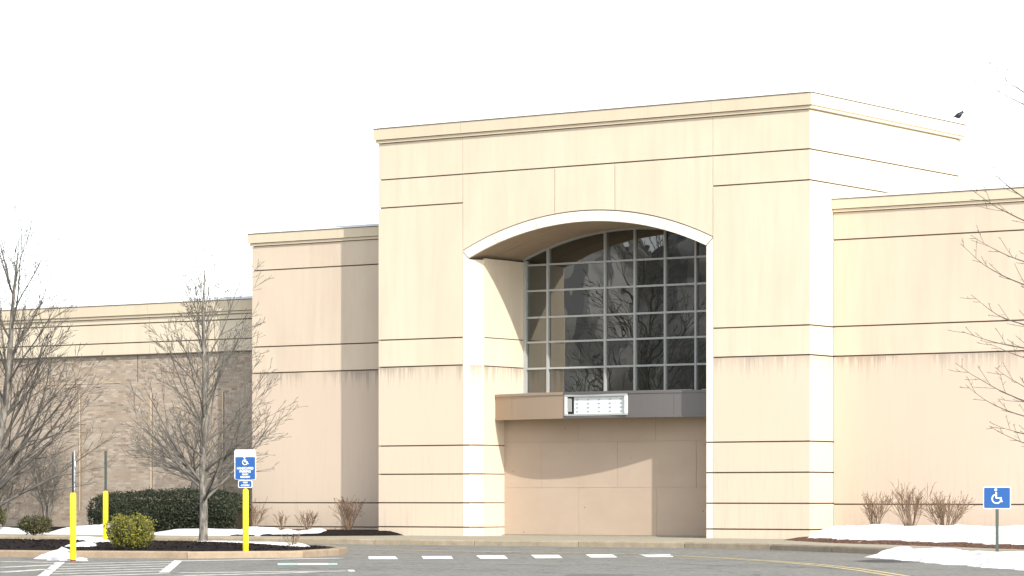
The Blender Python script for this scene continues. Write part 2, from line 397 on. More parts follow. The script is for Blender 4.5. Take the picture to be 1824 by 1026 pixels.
# planting beds against the building
def bed_z(x, y): return .15 + max(0, min(1, (y+3.4)/4))*.10
bedL = [(-45,-3.5),(-13.75,-3.5),(-13.65,1.3),(-45,2.6)]
mound('planting_bed', [(-45,-3.3),(-13.9,-3.3),(-13.0,-.9),(-13.0,3.0),(-45,3.6)], .06, .3, lambda x, y: .10+max(0,min(1,(y+3.3)/3.5))*.10, M['mulch'], .22, .12, kind='structure')
mound('planting_bed', [(.5,2.0),(.5,-2.2),(3.4,-5.2),(8.2,-8.6),(14,-13.4),(22,-20.5),(30,-20),(30,2.2)], .08, .4, .13, M['redmulch'], .3, .12, kind='structure')
# parking island
islf = [at(*p, z=0) for p in ((0,992),(150,993.6),(300,994.6),(430,994.4),(520,993.8))]
isl = [(-20,-23.5),(-12,-23.55),(-8,-23.5)] + [(-5.06,-23.43),(-2.93,-23.2),(-1.22,-22.75),(-.35,-21.9),(.25,-20.9),(.30,-20.0),(-.3,-18.75),(-1.2,-17.3),(-2.4,-15.7),(-3.7,-14.7),(-5.4,-14.05),(-7.5,-13.75),(-12,-13.7),(-20,-13.7),(-30,-13.7)]
isl_path = [Vector((p.x, p.y)) for p in smooth_path([(a, b, 0) for a, b in isl], 6)]
island = MB(); ii = offset(isl_path, .2); island.v = [(p.x, p.y, .10) for p in ii]; island.f = [tuple(range(len(ii)))]
isl_o = island.build('parking_island', M['mulch'], kind='structure')
kerb_run(isl_path, 2.4, .2, .135, M['kerb'], isl_o)
isl_in = [(p.x, p.y) for p in offset(isl_path, .45)][::3]
def isl_h(x, y): return .08 + .10*max(0, min(1, poly_sd(x, y, isl_in)/2.5))
mound('mulch', isl_in, .05, .25, isl_h, M['mulch'], .1, .02, isl_o, skirt=.12, kind='stuff')
chips = MB()
for _ in range(8000):
    x, y = rnd.uniform(-16, .4), rnd.uniform(-23.4, -13.6)
    if poly_sd(x, y, isl_in) < .02: continue
    z = isl_h(x, y)+.055; a = rnd.uniform(0, 6.28); l = rnd.uniform(.015,.04); ww = rnd.uniform(.006,.014); h = rnd.uniform(-.006,.010)
    u = Vector((math.cos(a)*l, math.sin(a)*l, h)); v = Vector((-math.sin(a)*ww, math.cos(a)*ww, rnd.uniform(0,.006))); p = Vector((x, y, z))
    chips.quad(p-u-v, p+u-v, p+u+v, p-u+v)
M['chip'] = mat('wood_chip', (.024,.016,.012), .9, 0, .1)
chips.build('wood_chips', M['chip'], isl_o, kind='stuff')

# snow left lying
def snow(P, h, base, name='snow_patch', ew=.5, **k): return mound(name, P, h, ew, base, M['snow'], .15, .3, kind='stuff', **k)
snow([(-31,-3.5),(-26,-3.6),(-22.8,-3.5),(-22.9,-2.9),(-25,-2.3),(-28,-1.9),(-31,-1.8)], .14, bed_z)
snow([(-22.9,-3.5),(-19.8,-3.45),(-19.6,-2.6),(-20.6,-1.7),(-21.4,-.6),(-22.2,.6),(-23.6,1.4),(-23.9,.5),(-23.0,-1.4)], .19, bed_z, ew=.9)
snow([(-19.2,-3.4),(-16.4,-3.35),(-15.9,-2.6),(-16.2,-1.7),(-17.3,-1.0),(-18.4,-1.6)], .11, bed_z, ew=.6)
snow([(-17.2,-1.2),(-16.2,-1.9),(-15.9,-1.2),(-17.2,.1),(-18.3,.5),(-18.3,-.1)], .10, bed_z, ew=.4)
snow([(-16.2,-3.0),(-15.2,-3.1),(-15.0,-2.2),(-15.7,-.9),(-16.7,.3),(-17.1,.1),(-16.0,-1.6)], .07, bed_z, ew=.35)
snow([(-14.9,-3.1),(-14.2,-2.9),(-14.4,-1.6),(-15.2,-.2),(-15.9,.5),(-16.0,.2),(-15.1,-1.5)], .10, bed_z, ew=.35)
snow([(-13.95,-.3),(-13.7,-.4),(-13.7,.8),(-14,.7)], .08, bed_z, ew=.2)
snow([at(x,y,z=.14)[:2] for x, y in ((118,977),(165,977.5),(205,974),(238,970),(200,966.5),(150,965.5),(108,966.5),(140,971))], .13, .14, ew=.5)
snow([at(x,y,z=.14)[:2] for x, y in ((20,966.5),(80,970.5),(112,971),(90,967),(40,964.5))], .07, .15, ew=.4)
snow([at(x,y,z=.1)[:2] for x, y in ((82,986),(100,988.5),(124,984),(140,977),(116,977))], .13, .05, ew=.4)
snow([at(x,y,z=0)[:2] for x, y in ((72,991),(92,993.5),(118,991),(112,986.5),(90,987.5))], .14, .0, ew=.5)
snow([at(x,y,z=0)[:2] for x, y in ((134,998),(152,999.5),(158,996.5),(140,994.5))], .08, .0, ew=.4)
snow([at(x,y,z=.2)[:2] for x, y in ((300,965.6),(420,967.2),(540,969.6),(552,968),(480,966),(380,964.3))], .07, .15, ew=.35)
snow([(1.2,-2.6),(3.6,-5.0),(8.4,-8.3),(14,-12.9),(24,-21),(28,-16),(20,-4),(9,.2),(4,.6),(1.4,-.4)], .32, .15, ew=1.2)
snow([(9.5,-12.9),(12,-15.2),(15,-18.0),(24,-27),(22,-28.0),(14.2,-19.6),(10.8,-15.8),(9.2,-13.6)], .2, .03, name='gutter_snow', ew=.7)

# ------------------------------------------------------------------ the building
B = empty('department_store', (-6.8, 4, 0), label='closed cream stucco department store with arched entrance tower, side wings and buff brick wall', category='building')
GAP = .018
def panels(parent, a, b, zs, m, t=.05, hg=GAP, ea=.006, eb=.006):
    "one slab per course between the groove heights zs on the face line a->b"
    d = Vector((b[0]-a[0], b[1]-a[1])).normalized()
    a2 = (a[0]+d.x*ea, a[1]+d.y*ea); b2 = (b[0]-d.x*eb, b[1]-d.y*eb)
    for i in range(len(zs)-1):
        mb = MB(); mb.slab(a2, b2, zs[i]+(hg if i else 0), zs[i+1]-hg, t); mb.build('wall_panel', m, parent)
XL, XR, X1, X2, X3, X4, YJ, YW = -13.58, 0., -10.72, -10.52, -10.28, -3.27, .4, 2.3
ZA = 7.62
def arch_z(x, half, spring, rise, cxx=-6.775):
    r = (half*half+rise*rise)/(2*rise); return spring - (r-rise) + math.sqrt(max(0, r*r-(x-cxx)**2))
inner_arch = lambda x: arch_z(x, 3.745, ZA, .80)
outer_arch = lambda x: arch_z(x, 3.945, 7.81, .88)
I = .045
core = MB()
core.prism([(XL+I,I),(X2,I),(X3-I,YJ+.02),(X3-I,YW+.05),(XL+I,YW+.05)], .0, 7.60)
core.prism([(-3.03,I),(XR-I,I),(XR-I,YW+.05),(X4+I,YW+.05),(X4+I,YJ+.02)], .0, 7.60)
xs = [-10.5+.25*i for i in range(30)]; xs = [x for x in xs if -10.5 <= x <= -3.05]
prof = [(XL+I, 7.60),(-10.52,7.60)] + [(x, inner_arch(x)+.02) for x in xs] + [(-3.03,7.60),(XR-I,7.60),(XR-I,10.92),(XL+I,10.92)]
core.prism_y(prof, I+.005, YW+.05)
core.box(XL+I, XR-I, YW+.05, 8.3-I, 0, 10.92)
tower = core.build('tower_wall', M['joint'], B)
ZF = [.12,.365,1.023,1.803,2.58,4.745,5.49,9.12,9.895,10.90]
panels(tower, (XL,0), (X1,0), ZF, M['cream']); panels(tower, (-2.83,0), (XR,0), ZF, M['cream'])
panels(tower, (X1,0), (-2.83,0), [9.895+GAP,10.90], M['cream'])
ZJ = [.12,.365,1.023,1.803,2.58,7.60]
for a, b, mm in (((X1,0),(X2,0),'offwhite'), ((X2,0),(X3,YJ),'cream')): panels(tower, a, b, ZJ, M[mm])
for b_, a_, mm in (((-2.83,0),(-3.03,0),'offwhite'), ((-3.03,0),(X4,YJ),'cream')): panels(tower, a_, b_, ZJ, M[mm])
panels(tower, (X3,YJ), (X3,YW), [.12,.365,1.023,1.803,2.58,4.72,5.49,7.64], M['cream'], .05, GAP*.7)
panels(tower, (X4,YW), (X4,YJ), [.12,.365,1.023,1.803,2.58,4.72,5.49,7.64], M['cream'], .05, GAP*.7)
panels(tower, (XR,0), (XR,8.3), ZF, M['cream']); panels(tower, (XL,8.3), (XL,0), ZF, M['cream'])
# three panels over the arch
for a, b in ((X1,-7.72),(-7.72,-5.823),(-5.823,-2.83)):
    k = 12; x0, x1 = a+.012, b-.012; pr = [(x0+(x1-x0)*i/k, max(outer_arch(x0+(x1-x0)*i/k), 7.81)+.03) for i in range(k+1)] + [(x1, 9.895-GAP),(x0, 9.895-GAP)]
    mb = MB(); mb.prism_y(pr, 0, .045); mb.build('wall_panel', M['cream'], tower)
# mitred tops of the flat strips beside the arch
for pr in ([(X1+.006,7.57),(X2-.006,7.57),(X2-.006,7.60),(X1+.006,7.785)], [(-3.024,7.57),(-2.836,7.57),(-2.836,7.785),(-3.024,7.60)]):
    mb = MB(); mb.prism_y(pr, 0.001, .05); mb.build('mitre_piece', M['offwhite'], tower)
# archivolt segments
edges = [X1+.0,-9.72,-8.35,-6.98,-5.62,-4.15,-2.83]
for a, b in zip(edges, edges[1:]):
    mb = MB(); k = 8; out = []; inn = []
    for i in range(k+1):
        x = a+.008+(b-a-.016)*i/k; u = (x+6.775)/3.945
        xi = -6.775 + u*3.745; out.append((x, outer_arch(x))); inn.append((xi, inner_arch(xi)))
    mb.prism_y(inn + out[::-1], -.012, .06); mb.build('arch_segment', M['offwhite'], tower)
# soffit in two bands
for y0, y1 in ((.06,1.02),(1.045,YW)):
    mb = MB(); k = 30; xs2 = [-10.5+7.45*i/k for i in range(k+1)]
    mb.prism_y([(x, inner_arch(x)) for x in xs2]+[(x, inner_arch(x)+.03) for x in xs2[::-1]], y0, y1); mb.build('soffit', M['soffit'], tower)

def cornice(name, x0, x1, y0, y1, zt, splits, fz, bz, ov=.10, ov2=.055, left=True, right=True):
    "parapet cornice: fascia pieces, band below, drip edge and sloping metal coping"
    c = MB(); l, r = (ov if left else 0), (ov if right else 0)
    c.box(x0-l+.03, x1+r-.03, y0+.02, y1, bz+.01, zt-.02)
    o = c.build(name, M['trim'], B)
    xs = [x0-l]+splits+[x1+r]
    for a, b in zip(xs, xs[1:]):
        mb = MB(); mb.box(a+.004, b-.004, y0-ov, y0+.03, fz, zt); mb.build('fascia', M['trim'], o)
    mb = MB(); mb.box(x0-(ov2 if left else 0), x1+(ov2 if right else 0), y0-ov2, y0+.04, bz, fz-.014); mb.build('lower_band', M['trim'], o)
    if right:
        mb = MB(); mb.box(x1-.03, x1+r, y0+.03, y1+.12, fz, zt); mb.build('fascia', M['trim'], o)
        mb = MB(); mb.box(x1-.04, x1+ov2, y0+.04, y1+.06, bz, fz-.014); mb.build('lower_band', M['trim'], o)
    if left:
        mb = MB(); mb.box(x0-l, x0+.03, y0+.03, y1+.12, fz, zt); mb.build('fascia', M['trim'], o)
        mb = MB(); mb.box(x0-ov2, x0+.04, y0+.04, y1+.06, bz, fz-.014); mb.build('lower_band', M['trim'], o)
    mb = MB(); mb.box(x0-l-(.015 if left else 0), x1+r+(.015 if right else 0), y0-ov-.015, y1+(.135 if right or left else 0), zt, zt+.018); mb.build('drip_edge', M['drip'], o)
    mb = MB(); A = (x0-l, y0-ov, x1+r, y1+.12); q = .42; z0, z1 = zt+.018, zt+.13
    ll, rr = (q if left else 0), (q if right else 0)
    mb.v = [(A[0],A[1],z0),(A[2],A[1],z0),(A[2],A[3],z0),(A[0],A[3],z0),(A[0]+ll,A[1]+q,z1),(A[2]-rr,A[1]+q,z1),(A[2]-rr,A[3]-q,z1),(A[0]+ll,A[3]-q,z1)]
    mb.f = [(0,1,5,4),(1,2,6,5),(2,3,7,6),(3,0,4,7),(4,5,6,7)]
    mb.build('coping', M['coping'], o)
    return o
cornice('tower_cornice', XL, XR, 0, 8.3, 11.29, [X1,-2.83], 10.99, 10.90)

# left wing
WY = 1.2; WX = -19.09
mb = MB(); mb.box(WX+I, XL-.02, WY+I, 12, 0, 8.42); lw = mb.build('left_wing_wall', M['joint'], B)
ZW = [.12,.335,1.016,4.745,5.50,7.70,8.41]
panels(lw, (WX,WY), (XL-.01,WY), ZW, M['tan']); panels(lw, (WX,12), (WX,WY), ZW, M['tan'])
cornice('left_wing_cornice', WX, XL-.01, WY, 12, 8.75, [], 8.49, 8.41, .09, .05, True, False)
# right wing
mb = MB(); mb.box(.02, 16, WY+I, 12, 0, 8.38); rw = mb.build('right_wing_wall', M['joint'], B)
panels(rw, (.01,WY), (16,WY), [.12,.38,1.0,4.745,5.495,7.69,8.39], M['tan'])
cornice('right_wing_cornice', .01, 16, WY, 12, 8.71, [5.9], 8.47, 8.39, .09, .05, False, True)
# low wing: stucco band over brick
LY = 2.4; LX0 = -36
mb = MB(); mb.box(LX0, WX+.02, LY+I, 12, 5.45, 6.6); low = mb.build('low_wing_band', M['joint'], B)
for a, b in ((LX0,-28.3),(-28.3,-24.09),(-24.09,WX-.01)):
    panels(low, (a,LY), (b,LY), [5.49,5.84,6.415,6.585], M['cream'], ea=.008, eb=.008)
mb = MB(); mb.box(LX0, WX-.01, LY-.03, LY+.3, 5.455, 5.485); mb.build('drip_edge', M['drip'], low)
cornice('low_wing_cornice', LX0, WX-.01, LY, 12, 6.98, [-28.3,-24.09], 6.67, 6.585, .09, .05, False, False)
BY = 2.46; BL, BH, J = .2032, .0677, .0055
mb = MB(); mb.box(LX0, WX+.02, BY+.014, 12, 0, 5.455); bw = mb.build('brick_wall', M['mortar'], B)
CJ = [-26.97,-24.07,-21.25]
cells = []
for r in range(2, 80):
    z0 = r*BH; z1 = z0+BH
    if z1 > 5.45: break
    k0 = int(math.floor(-33/BL)); off = -.5*(r % 2)
    for k in range(k0, int(WX/BL)+2):
        x0 = (k+off)*BL; x1 = x0+BL
        if x1 < -32.5 or x0 > WX-.02: continue
        x1c = min(x1, WX+.01)
        if .72 < z0 < 4.32 and any(x0 < c+.045 and x1c > c-.045 for c in CJ):
            c = [c for c in CJ if x0 < c+.045 and x1c > c-.045][0]
            for s0, s1 in ((x0, c-.045), (c+.045, x1c)):
                if s1-s0 > .03: cells.append((s0, s1, z0, z1))
            continue
        cells.append((x0, x1c, z0, z1))
full = [c for c in cells if abs(c[1]-c[0]-BL) < 1e-6 and c[2] > 1.35]; full.sort(key=lambda c: -c[0])
single = set(full[:300])
def brick_geo(mb, x0, x1, z0, z1, y0, y1):
    n = len(mb.v); mb.v += [(x0,y0,z0),(x1,y0,z0),(x1,y0,z1),(x0,y0,z1),(x0,y1,z0),(x1,y1,z0),(x1,y1,z1),(x0,y1,z1)]
    mb.f += [tuple(n+i for i in q) for q in ((0,1,2,3),(1,5,6,2),(3,2,6,7),(4,0,3,7),(4,5,1,0))]
one = MB(); brick_geo(one, J, BL-J, J, BH-J, 0, .02); bme = one.mesh('brick', M['brick'])
allb = MB()
for c in cells:
    dy = rnd.uniform(-.003,.003)
    if c in single: link('brick', bme, bw, loc=(c[0], BY+dy, c[2]))
    else: brick_geo(allb, c[0]+J, c[1]-J, c[2]+J, c[3]-J, BY+dy, BY+.02)
allb.build('bricks', M['brick'], bw, kind='stuff')
for c in CJ:
    mb = MB(); mb.box(c-.035, c+.012, BY-.012, BY+.012, .76, 4.30); mb.build('control_joint', M['caulk'], bw)
    mb = MB(); mb.box(c+.014, c+.04, BY+.006, BY+.013, .76, 4.30); mb.build('joint_gap', M['drip'], bw)
mb = MB(); mb.box(-31, -25.3, BY-.012, BY+.01, 4.64, 4.665); mb.build('flashing_strip', M['caulk'], bw)
mb = MB(); mb.box(-24.62, -24.60, BY-.006, BY+.01, 4.64, 5.45); mb.build('joint_gap', M['drip'], bw)

# entrance: boarded doors
BYD = 1.33
mb = MB(); mb.box(X3-.02, X4+.02, BYD+.03, YW+.04, 0, 3.9); bd = mb.build('boarded_entrance', M['board'], B)
Z0, Z1, Z2, Z3 = .165, 1.437, 2.66, 3.35
for z0, z1, xs in ((Z0,Z1,(X3,-7.84,-5.37,X4)), (Z1,Z2,(X3,-9.045,-6.6,-4.15,X4)), (Z2,Z3,(X3,-7.84,-5.40,X4))):
    for a, b in zip(xs, xs[1:]):
        mb = MB(); dy = rnd.uniform(-.004,.004); mb.box(a+.003, b-.003, BYD+dy, BYD+.025, z0+.002, z1-.002); mb.build('plywood_board', M['board'], bd)
mb = MB(); mb.box(X3-.01, X4+.01, BYD-.12, BYD+.03, .0, .16); mb.build('threshold', M['walk'], bd)

# bowed canopy over the entrance
CB, CT = 3.26, 3.96
def bow(x, d=0): return .92-.67*(1-((x+6.775)/3.505)**2) - d
def bowed(name, m, parent, x0, x1, z0, z1, d0, d1, k=8):
    mb = MB(); fr = [(x0+(x1-x0)*i/k) for i in range(k+1)]
    plan = [(x, bow(x, d0)) for x in fr] + [(x, bow(x, d1)) for x in fr[::-1]]
    mb.prism(plan, z0, z1); return mb.build(name, m, parent)
mb = MB(); k = 24; fr = [X3+.01+(X4-X3-.02)*i/k for i in range(k+1)]
mb.prism([(x, bow(x, -.17)) for x in fr]+[(X4-.01, YW-.05),(X3+.01, YW-.05)], CB+.03, CT-.03); cn = mb.build('canopy', M['bronze'], B)
cuts = [X3+.005,-9.55,-7.57,-5.60,-4.35,X4-.005]
for i, (a, b) in enumerate(zip(cuts, cuts[1:])):
    if i == 2: continue                                          # the light box sits here
    bowed('canopy_panel', M['tanmetal'] if i < 2 else M['bronze'], cn, a+.003, b-.003, CB+.06, CT-.07, .022, -.19, 6)
for a, b, mm in ((X3+.004,-7.62,'tanmetal'),(-7.62,X4-.004,'bronze')):
    bowed('canopy_top_trim', M[mm], cn, a, b, CT-.07, CT, .045, -.2, 24); bowed('canopy_bottom_trim', M[mm], cn, a, b, CB, CB+.06, .04, -.2, 24)
# empty light box on the canopy
lx0, lx1, lz0, lz1 = -7.56, -5.62, 3.325, 3.885; ly = .225
mb = MB(); mb.box(lx0+.02, lx1-.02, ly+.07, ly+.18, lz0+.02, lz1-.02); lb = mb.build('light_box', M['boxwhite'], B)
for b4 in ((lx0,lx1,ly,ly+.16,lz1-.055,lz1),(lx0,lx1,ly,ly+.16,lz0,lz0+.045),(lx0,lx0+.075,ly+.003,ly+.16,lz0+.045,lz1-.055),(lx1-.055,lx1,ly+.003,ly+.16,lz0+.045,lz1-.055)):
    mb = MB(); mb.box(*b4); mb.build('box_frame', M['alu'] if b4[5]-b4[4] < .06 else M['boxwhite'], lb)
mb = MB(); mb.box(lx0+.08, lx0+.26, ly+.055, ly+.068, lz0+.05, lz1-.06); mb.build('ballast_cover', M['black'], lb)
mb = MB(); mb.box(lx0+.09, lx0+.20, ly+.025, ly+.054, lz0+.11, lz1-.10); mb.build('ballast', M['signgrey'], lb)
for i in range(5):
    for j in range(4):
        x = lx0+.34+.345*i; z = lz0+.10+.105*j; mb = MB(); mb.box(x, x+.055, ly+.056, ly+.068, z, z+.022); mb.build('lamp_clip', M['signgrey'], lb)

# arched window
win = empty('window', (-6.775, YW, 4), ); win.parent = B; win.matrix_parent_inverse = Matrix.Translation(-Vector(B.location))
def link_win(mb, name, m): 
    o = mb.build(name, m, None); o.parent = win; o.matrix_parent_inverse = win.matrix_basis.inverted() @ Matrix() ; return o
cols = [-10.30,-9.487,-7.613,-6.658,-5.698,-4.74,-3.79,-3.25]; rows = [4.03,4.70,5.42,6.10,6.83,7.54,8.6]
warch = lambda x: arch_z(x, 3.745, ZA, .80)-.03
wp = bpy.context.view_layer; 
def pane(x0, x1, z0, z1):
    k = 6; top = [(x0+(x1-x0)*i/k) for i in range(k+1)]
    if z0 >= max(warch(x0), warch(x1)) : 
        if z0 >= warch((x0+x1)/2): return
    pr = [(x0,z0),(x1,z0)] + [(x, max(min(z1, warch(x)), z0+.001)) for x in top[::-1]]
    mb = MB(); mb.prism_y(pr, YW+.01, YW+.03); ta, tb = rnd.gauss(0,.0022), rnd.gauss(0,.0022)
    mb.v = [(v[0], v[1]+ta*(v[0]-(x0+x1)/2)+tb*(v[2]-(z0+z1)/2), v[2]) for v in mb.v]; link_win(mb, 'pane', M['glass'])
for a, b in zip(cols, cols[1:]):
    for c, d in zip(rows, rows[1:]): pane(a, b, c, d)
mw = .029
for x in cols[1:-1]:
    mb = MB(); mb.box(x-mw, x+mw, YW-.06, YW+.012, 3.97, warch(x)); link_win(mb, 'mullion', M['alu'])
for z in rows[1:-1]:
    mb = MB(); x0 = -10.28
    if z > 7.6: x0 = -10.1
    mb.box(x0, X4, YW-.05, YW+.013, z-.025, z+.025); link_win(mb, 'transom', M['alu'])
mb = MB(); mb.box(X3, X3+.09, YW-.07, YW+.014, 3.97, 7.66); link_win(mb, 'frame', M['alu'])
mb = MB(); mb.box(X4-.09, X4, YW-.07, YW+.014, 3.97, 7.66); link_win(mb, 'frame', M['alu'])
k = 30; xs2 = [-10.3+7.05*i/k for i in range(k+1)]
mb = MB(); mb.prism_y([(x, inner_arch(x)-.06) for x in xs2]+[(x, inner_arch(x)-.004) for x in xs2[::-1]], YW-.07, YW+.015); link_win(mb, 'arched_frame', M['alu'])
for a, b in ((X3+.01,-9.3),(-9.0,-7.2),(-6.9,-4.8),(-4.5,X4-.01)):
    mb = MB(); mb.box(a, b, YW-.13, YW-.052, 3.955, 4.035); link_win(mb, 'sill', M['alu'])
mb = MB(); mb.box(X3+.01, X4-.01, YW+.035, YW+.045, 3.9, 8.5); link_win(mb, 'dark_backing', M['black'])

# ------------------------------------------------------------------ bird
def bird():
    o0 = Vector((.06, 8.05, 11.405)); d = Vector((math.cos(YAW), math.sin(YAW), 0)); u = Vector((0,0,1)); s = Vector((-d.y, d.x, 0))
    prof_ = [(-.150,-.012,.012,.004),(-.105,-.004,.022,.010),(-.07,.006,.034,.028),(-.035,.014,.047,.045),(.005,.020,.053,.053),(.04,.034,.047,.050),(.062,.060,.040,.042),(.076,.084,.038,.038),(.088,.098,.035,.033),(.104,.100,.022,.020),(.116,.090,.008,.008),(.138,.084,.002,.002)]
    K = 1.15; prof = [(a*K, h*K, q*K*1.3, w_*K*1.38) for a, h, q, w_ in prof_]
    root = empty('bird', o0, label='small black bird perched on the corner of the tower parapet', category='bird')
    mb = MB(); k = 12
    for a, h, rw_, rh in prof:
        for j in range(k):
            an = 2*math.pi*j/k; mb.v.append(tuple(o0+d*a+u*(h+.10+math.sin(an)*rh)+s*math.cos(an)*rw_))
    for i in range(len(prof)-1):
        for j in range(k): mb.f.append((i*k+j, i*k+(j+1) % k, (i+1)*k+(j+1) % k, (i+1)*k+j))
    mb.f.append(tuple(range(k))); mb.f.append(tuple((len(prof)-1)*k+j for j in range(k)))
    mb.build('body', M['feather'], root, True)
    for sg in (-1, 1):
        w_ = MB(); pts = [o0+d*a*K+u*(h*K+.10)+s*sg*r*K*1.25 for a, h, r in ((.045,.04,.040),(.01,.03,.052),(-.05,.012,.040),(-.12,-.004,.014))]
        w_.tube(pts, [.018,.039,.027,.006], 6); w_.build('wing', M['feather'], root, True)
        l_ = MB(); l_.tube([o0+d*.005+u*.11+s*sg*.024, o0+d*.012+u*.05+s*sg*.025, o0+d*.008+u*.002+s*sg*.02, o0+d*.04+u*.001+s*sg*.02], [.006,.004,.004,.003], 5); l_.build('leg', M['feather'], root)
bird()

# ------------------------------------------------------------------ bollards with signs
def text_mesh(body, size, m):
    cu = bpy.data.curves.new('t', 'FONT'); cu.body = body; cu.size = size; cu.align_x = 'CENTER'; cu.align_y = 'CENTER'; cu.extrude = .001; cu.offset = size*.02
    o = bpy.data.objects.new('t', cu); COL.objects.link(o); dg = bpy.context.evaluated_depsgraph_get(); dg.update()
    me = bpy.data.meshes.new_from_object(o.evaluated_get(dg)); bpy.data.objects.remove(o)
    me.materials.clear(); me.materials.append(m); return me
def rounded(wd, h, r, t, k=4):
    pr = []
    for cx_, cz, a0 in ((wd/2-r, h/2-r, 0), (-wd/2+r, h/2-r, 90), (-wd/2+r, -h/2+r, 180), (wd/2-r, -h/2+r, 270)):
        for i in range(k+1):
            a = R(a0+90*i/k); pr.append((cx_+r*math.cos(a), cz+r*math.sin(a)))
    return pr
def plate(name, parent, z, wd, h, r, t0, t1, m):
    mb = MB(); mb.prism_y([(x, zz+z) for x, zz in rounded(wd, h, r, 0)], t0, t1)
    me = mb.mesh(name, m); o = bpy.data.objects.new(name, me); COL.objects.link(o); o.parent = parent; return o
def lettering(parent, body, size, z, y, sx=1, m='signwhite'):
    me = text_mesh(body, size, M[m]); o = bpy.data.objects.new('lettering', me); COL.objects.link(o); o.parent = parent
    o.location = (0, y, z); o.rotation_euler = (R(90), 0, 0); o.scale = (sx, 1, 1); return o
def bollard(px, py, z, h, post_h, rot, label, sign=True, lean=0):
    p = at(px, py, z=z); root = empty('sign_bollard', p, label=label, category='bollard', group='yellow sleeved sign bollards'); root.rotation_euler = (0, R(lean), rot)
    def child(mb, nm, m, sm=False): 
        o = bpy.data.objects.new(nm, mb.mesh(nm, m, sm)); COL.objects.link(o); o.parent = root; return o
    r = .058; mb = MB(); k = 20
    mb.tube([Vector((0,0,a)) for a in (.03, .04, h-.05, h-.02, h)], [r-.004, r, r, r*.8, r*.3], k); child(mb, 'yellow_sleeve', M['yellow'], True)
    mb = MB(); mb.tube([Vector((0,0,-.05)), Vector((0,0,.06))], [.05,.05], 14); child(mb, 'base_pipe', M['rust'])
    mb = MB(); pts = [(-.03,.012),(-.022,.012),(-.018,-.016),(.018,-.016),(.022,.012),(.03,.012),(.03,.018),(.018,.018),(.014,-.01),(-.014,-.01),(-.018,.018),(-.03,.018)]
    mb.prism(pts, h-.03, post_h); child(mb, 'post', M['post'])
    for zz in [h+.08+.1*i for i in range(int((post_h-h-.1)/.1))]:
        mb = MB(); mb.box(-.006,.006,-.0175,-.015,zz,zz+.02); child(mb, 'post_hole', M['black'])
    if not sign: return root
    wd, hh = .43, .585; zc = post_h-hh/2+.01; y0 = -.030
    sp = plate('sign_panel', root, zc, wd, hh, .03, y0, y0+.004, M['signwhite'])
    plate('blue_field', sp, zc-.068, wd-.03, hh-.148, .012, y0-.003, y0-.0005, M['signblue'])
    for i, (n_, zz) in enumerate(((6, zc+.245), (9, zc+.19))):      # worn, unreadable top lines
        for j in range(n_):
            mb = MB(); x = (j-(n_-1)/2)*.037; mb.box(x-.010, x+.010, y0-.002, y0-.0005, zz-.012+.006*((j*7) % 3), zz+.012-.004*((j*5) % 3))
            o = bpy.data.objects.new('faded_letter', mb.mesh('faded_letter', M['signgrey'])); COL.objects.link(o); o.parent = sp
    # wheelchair symbol
    def sym(mb):
        o = bpy.data.objects.new('wheelchair_symbol', mb.mesh('wheelchair_symbol', M['signwhite'])); COL.objects.link(o); o.parent = sp
    sy = y0-.006; cz = zc+.062
    mb = MB(); pts = [Vector((math.cos(R(a))*.048-.006, sy, math.sin(R(a))*.048+cz-.018)) for a in range(110, 395, 15)]; mb.tube(pts, [.0095]*len(pts), 6)
    mb.tube([Vector((-.012,sy,cz+.055)), Vector((-.010,sy,cz-.008)), Vector((.030,sy,cz-.010)), Vector((.050,sy,cz-.050)), Vector((.072,sy,cz-.040))], [.012,.011,.010,.010,.009], 6)
    mb.tube([Vector((-.012,sy,cz+.022)), Vector((.026,sy,cz+.020))], [.008,.008], 6)
    mb.tube([Vector((-.014,sy+.003,cz+.080)), Vector((-.014,sy-.003,cz+.080))], [.016,.016], 12)
    sym(mb)
    yl_ = y0-.004
    lettering(sp, 'HANDICAPPED', .068, zc-.075, yl_, .72); lettering(sp, 'PARKING', .068, zc-.135, yl_, .80)
    lettering(sp, 'PERMIT', .046, zc-.192, yl_, .85); lettering(sp, 'REQUIRED', .048, zc-.242, yl_, .85)
    z2 = zc-hh/2-.085
    s2 = plate('lower_sign', root, z2, .285, .145, .03, y0, y0+.004, M['signwhite']); plate('blue_field', s2, z2, .26, .12, .022, y0-.003, y0-.0005, M['signblue'])
    lettering(s2, 'VAN', .05, z2+.027, yl_, .9); lettering(s2, 'ACCESSIBLE', .044, z2-.027, yl_, .75)
    for zz in (zc+hh/2-.03, zc-hh/2+.012):
        mb = MB(); mb.tube([Vector((0,y0-.006,zz)), Vector((0,y0+.02,zz))], [.008,.008], 8); child(mb, 'bolt', M['post'])
    return root
bollard(437.5, 993.5, 0, 1.355, 2.10, YAW-R(10), 'yellow bollard with blue handicapped parking sign facing the road')
bollard(130, 1000, 0, 1.275, 2.02, YAW+R(96), 'yellow bollard nearest the left, its sign seen edge-on')
bollard(188, 972, .13, 1.19, 2.05, YAW-R(40), 'yellow bollard standing in island snow behind the green shrub, bare post', False)
# blue sign on the right beyond the bare shrubs
p = at(1776, 984, z=.13); root = empty('parking_sign', p, label='low blue parking sign on a post in the right hand snow bank', category='sign'); root.rotation_euler = (0,0,YAW-R(12))
mb = MB(); mb.box(-.03,.03,.004,.03,-.1,1.24); o = link('post', mb.mesh('post', M['post'])); o.parent = root
o = plate('sign_panel', root, 1.04, .52, .42, .03, -.004, 0, M['signwhite']); plate('blue_field', o, 1.04, .49, .39, .02, -.008, -.0045, M['signblue'])

